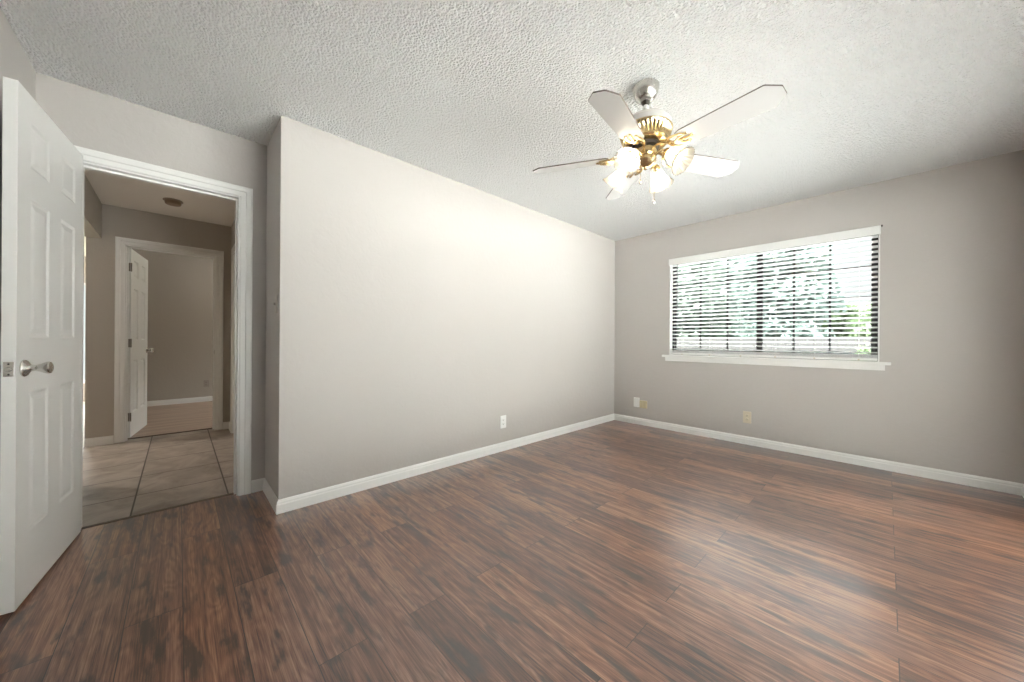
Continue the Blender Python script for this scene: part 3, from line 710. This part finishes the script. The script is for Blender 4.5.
def chain(x, y, z0, z1, n):
    bm = bmesh.new()
    for i in range(n): sphere(bm, (x, y, z0 + (z1 - z0) * i / (n - 1)), 0.0022, 6, 4)
    tube(bm, [(x, y, z0), (x, y, z1)], 0.0008, 5)
    c = obj('pull_chain', bm, BRASS, fan, True)
    bm = bmesh.new(); lathe(bm, [(0.0005, z1), (0.003, z1 - 0.002), (0.0065, z1 - 0.014), (0.007, z1 - 0.02), (0.004, z1 - 0.027), (0.0005, z1 - 0.03)], 10, Matrix.Translation((x, y, 0))); obj('chain_pull', bm, NICKEL, c, True)
chain(0.035, 0.030, Z(2.02), Z(1.835), 40)
chain(-0.005, -0.045, Z(2.03), Z(1.93), 18)

# ------------------------------------------------------------------ outdoors: view through the blind, and unseen light helpers
bm = bmesh.new(); box(bm, 3.36, 6.9, -8, 0.1, 2.50, 2.62); tag(obj('sky_blocker', bm, TRIM), 'added flat slab out of view, blocks skylight at the sliding door', 'light blocker', 'structure')  # added slab, unseen: cuts skylight and steep bounce through the sliding door
bm = bmesh.new(); box(bm, -14, 14, -9, 24, -0.6, -0.3); tag(obj('lawn', bm, LAWN), 'green lawn outside the window', 'lawn', 'structure')
bm = bmesh.new(); box(bm, -5, 3.4, 0.2, 6.2, -0.32, -0.28); tag(obj('bounce_paving', bm, simple('bounce_grey', (0.38, 0.375, 0.37), 0.9, 0, (40, 0.2, 0.003), 0.06)), 'grey ground slab outside the window, added unseen to bounce light up', 'bounce_paving', 'structure')  # added paving, unseen: reflects light up to the slats and ceiling
bm = bmesh.new(); box(bm, 3.4, 30, -20, 14, -0.32, -0.28); tag(obj('bounce_slab', bm, simple('bounce_white', (0.84, 0.83, 0.82), 0.9, 0, (40, 0.2, 0.003), 0.04)), 'added white ground slab out of view, bounces sunlight in at the sliding door', 'bounce_slab', 'structure')  # added bright ground, unseen: reflects sunlight up into the bedroom
def fence():
    r = empty('wooden_fence', (0, 7.0, -0.3)); tag(r, 'weathered grey wooden fence low beyond the window', 'fence')
    bm = bmesh.new(); x = -7.0
    while x < 6:
        box(bm, x, x + 0.138, -0.01, 0.01, 0.03, 1.50 + random.uniform(-0.01, 0.01)); x += 0.144
    obj('picket_panel', bm, FENCEM, r)
    for z in (0.35, 1.2):
        bm = bmesh.new(); box(bm, -7, 6, 0.0105, 0.05, z, z + 0.09); obj('rail', bm, FENCEM, r)
fence()
def tree(name, x, y, h, rad, zlow, nl, leaf, label, cat='tree', trunk=True, size=0.16):
    r = empty(name, (x, y, -0.3)); tag(r, label, cat)
    rnd = random.Random(int((x + 50) * 100 + y * 7)); bm = bmesh.new()
    cl = []
    for i in range(max(6, int(nl / 90))):
        u = rnd.uniform(0, 2 * PI); rr = rad * math.sqrt(rnd.random()) * 0.9; zz = zlow + (h - zlow) * rnd.random()
        f = math.sin(PI * min(0.98, max(0.12, (zz - zlow) / (h - zlow) * 0.9 + 0.08))) ** 0.5
        cl.append((rr * f * math.cos(u), rr * f * math.sin(u), zz, rad * rnd.uniform(0.22, 0.42)))
    for i in range(nl):
        c = rnd.choice(cl)
        d = Vector((rnd.gauss(0, 1), rnd.gauss(0, 1), rnd.gauss(0, 0.8))).normalized() * c[3] * rnd.random() ** 0.4
        p = Vector(c[:3]) + d; s = size * rnd.uniform(0.5, 1.0)
        q = Matrix.Rotation(rnd.uniform(0, 6.28), 3, 'Z') @ Matrix.Rotation(rnd.gauss(0.8, 0.6), 3, 'X')
        vs = [bm.verts.new(p + q @ Vector(v)) for v in ((-s * .35, 0, 0), (0, -s * .6, s * .05), (s * .35, 0, 0), (0, s * .6, s * .05))]
        bm.faces.new(vs)
    me = bpy.data.meshes.new('crown'); bm.to_mesh(me); bm.free(); me.materials.append(leaf)
    o = bpy.data.objects.new('crown', me); COL.objects.link(o); o.parent = r
    if trunk:
        bm = bmesh.new(); tube(bm, [(0, 0, 0), (0.05, 0.02, zlow * 0.6), (-0.03, 0.05, zlow + (h - zlow) * 0.35), (0.04, 0, zlow + (h - zlow) * 0.7)], [h * 0.025, h * 0.02, h * 0.015, h * 0.006], 10)
        for k in range(5):
            u = k * 1.3; z = zlow + (h - zlow) * (0.1 + 0.1 * k); tube(bm, [(0, 0, z), (rad * .35 * math.cos(u), rad * .35 * math.sin(u), z + rad * .3), (rad * .65 * math.cos(u), rad * .65 * math.sin(u), z + rad * .5)], [h * .012, h * .008, h * .004], 7)
        obj('trunk', bm, BARK, r, True)
tree('leafy_tree', -3.6, 10.6, 6.4, 2.0, 0.4, 20000, LEAF_P, 'pale green tree filling the left part of the window view', size=0.30)
tree('leafy_tree', 0.35, 9.6, 5.7, 1.4, 0.3, 20000, LEAF_T, 'blue green tree in the middle of the window view behind the blind', size=0.26)
tree('leafy_tree', -9.5, 14.5, 7.5, 3.0, 1.0, 12000, LEAF_T, 'tree farthest left behind the pale green tree outside the window', size=0.4)
tree('leafy_tree', -2.6, 16.5, 7.6, 2.9, 0.5, 20000, LEAF_T, 'distant dark tree between the two nearer trees outside the window', size=0.4)
tree('garden_shrub', 2.45, 8.0, 2.2, 0.62, 0.2, 6000, LEAF_G, 'bright green shrub behind the fence at the right end of the window view', 'shrub', True, 0.16)
tree('garden_shrub', 1.05, 7.75, 1.75, 0.5, 0.2, 5000, LEAF_T, 'dull green shrub behind the fence in front of the blue green tree', 'shrub', True, 0.14)
tree('garden_shrub', 2.35, 6.0, 1.25, 0.4, 0.2, 2200, LEAF_G, 'small bright shrub before the fence at the right end of the window', 'shrub', True, 0.10)
tree('garden_shrub', 1.6, 11.8, 2.4, 0.9, 0.2, 6000, LEAF_G, 'rounded green bush farther off between the two shrubs behind the fence', 'shrub', True, 0.2)
tree('garden_shrub', 3.4, 12.6, 2.6, 0.85, 0.2, 6000, LEAF_P, 'pale bush farthest right behind the fence', 'shrub', True, 0.2)
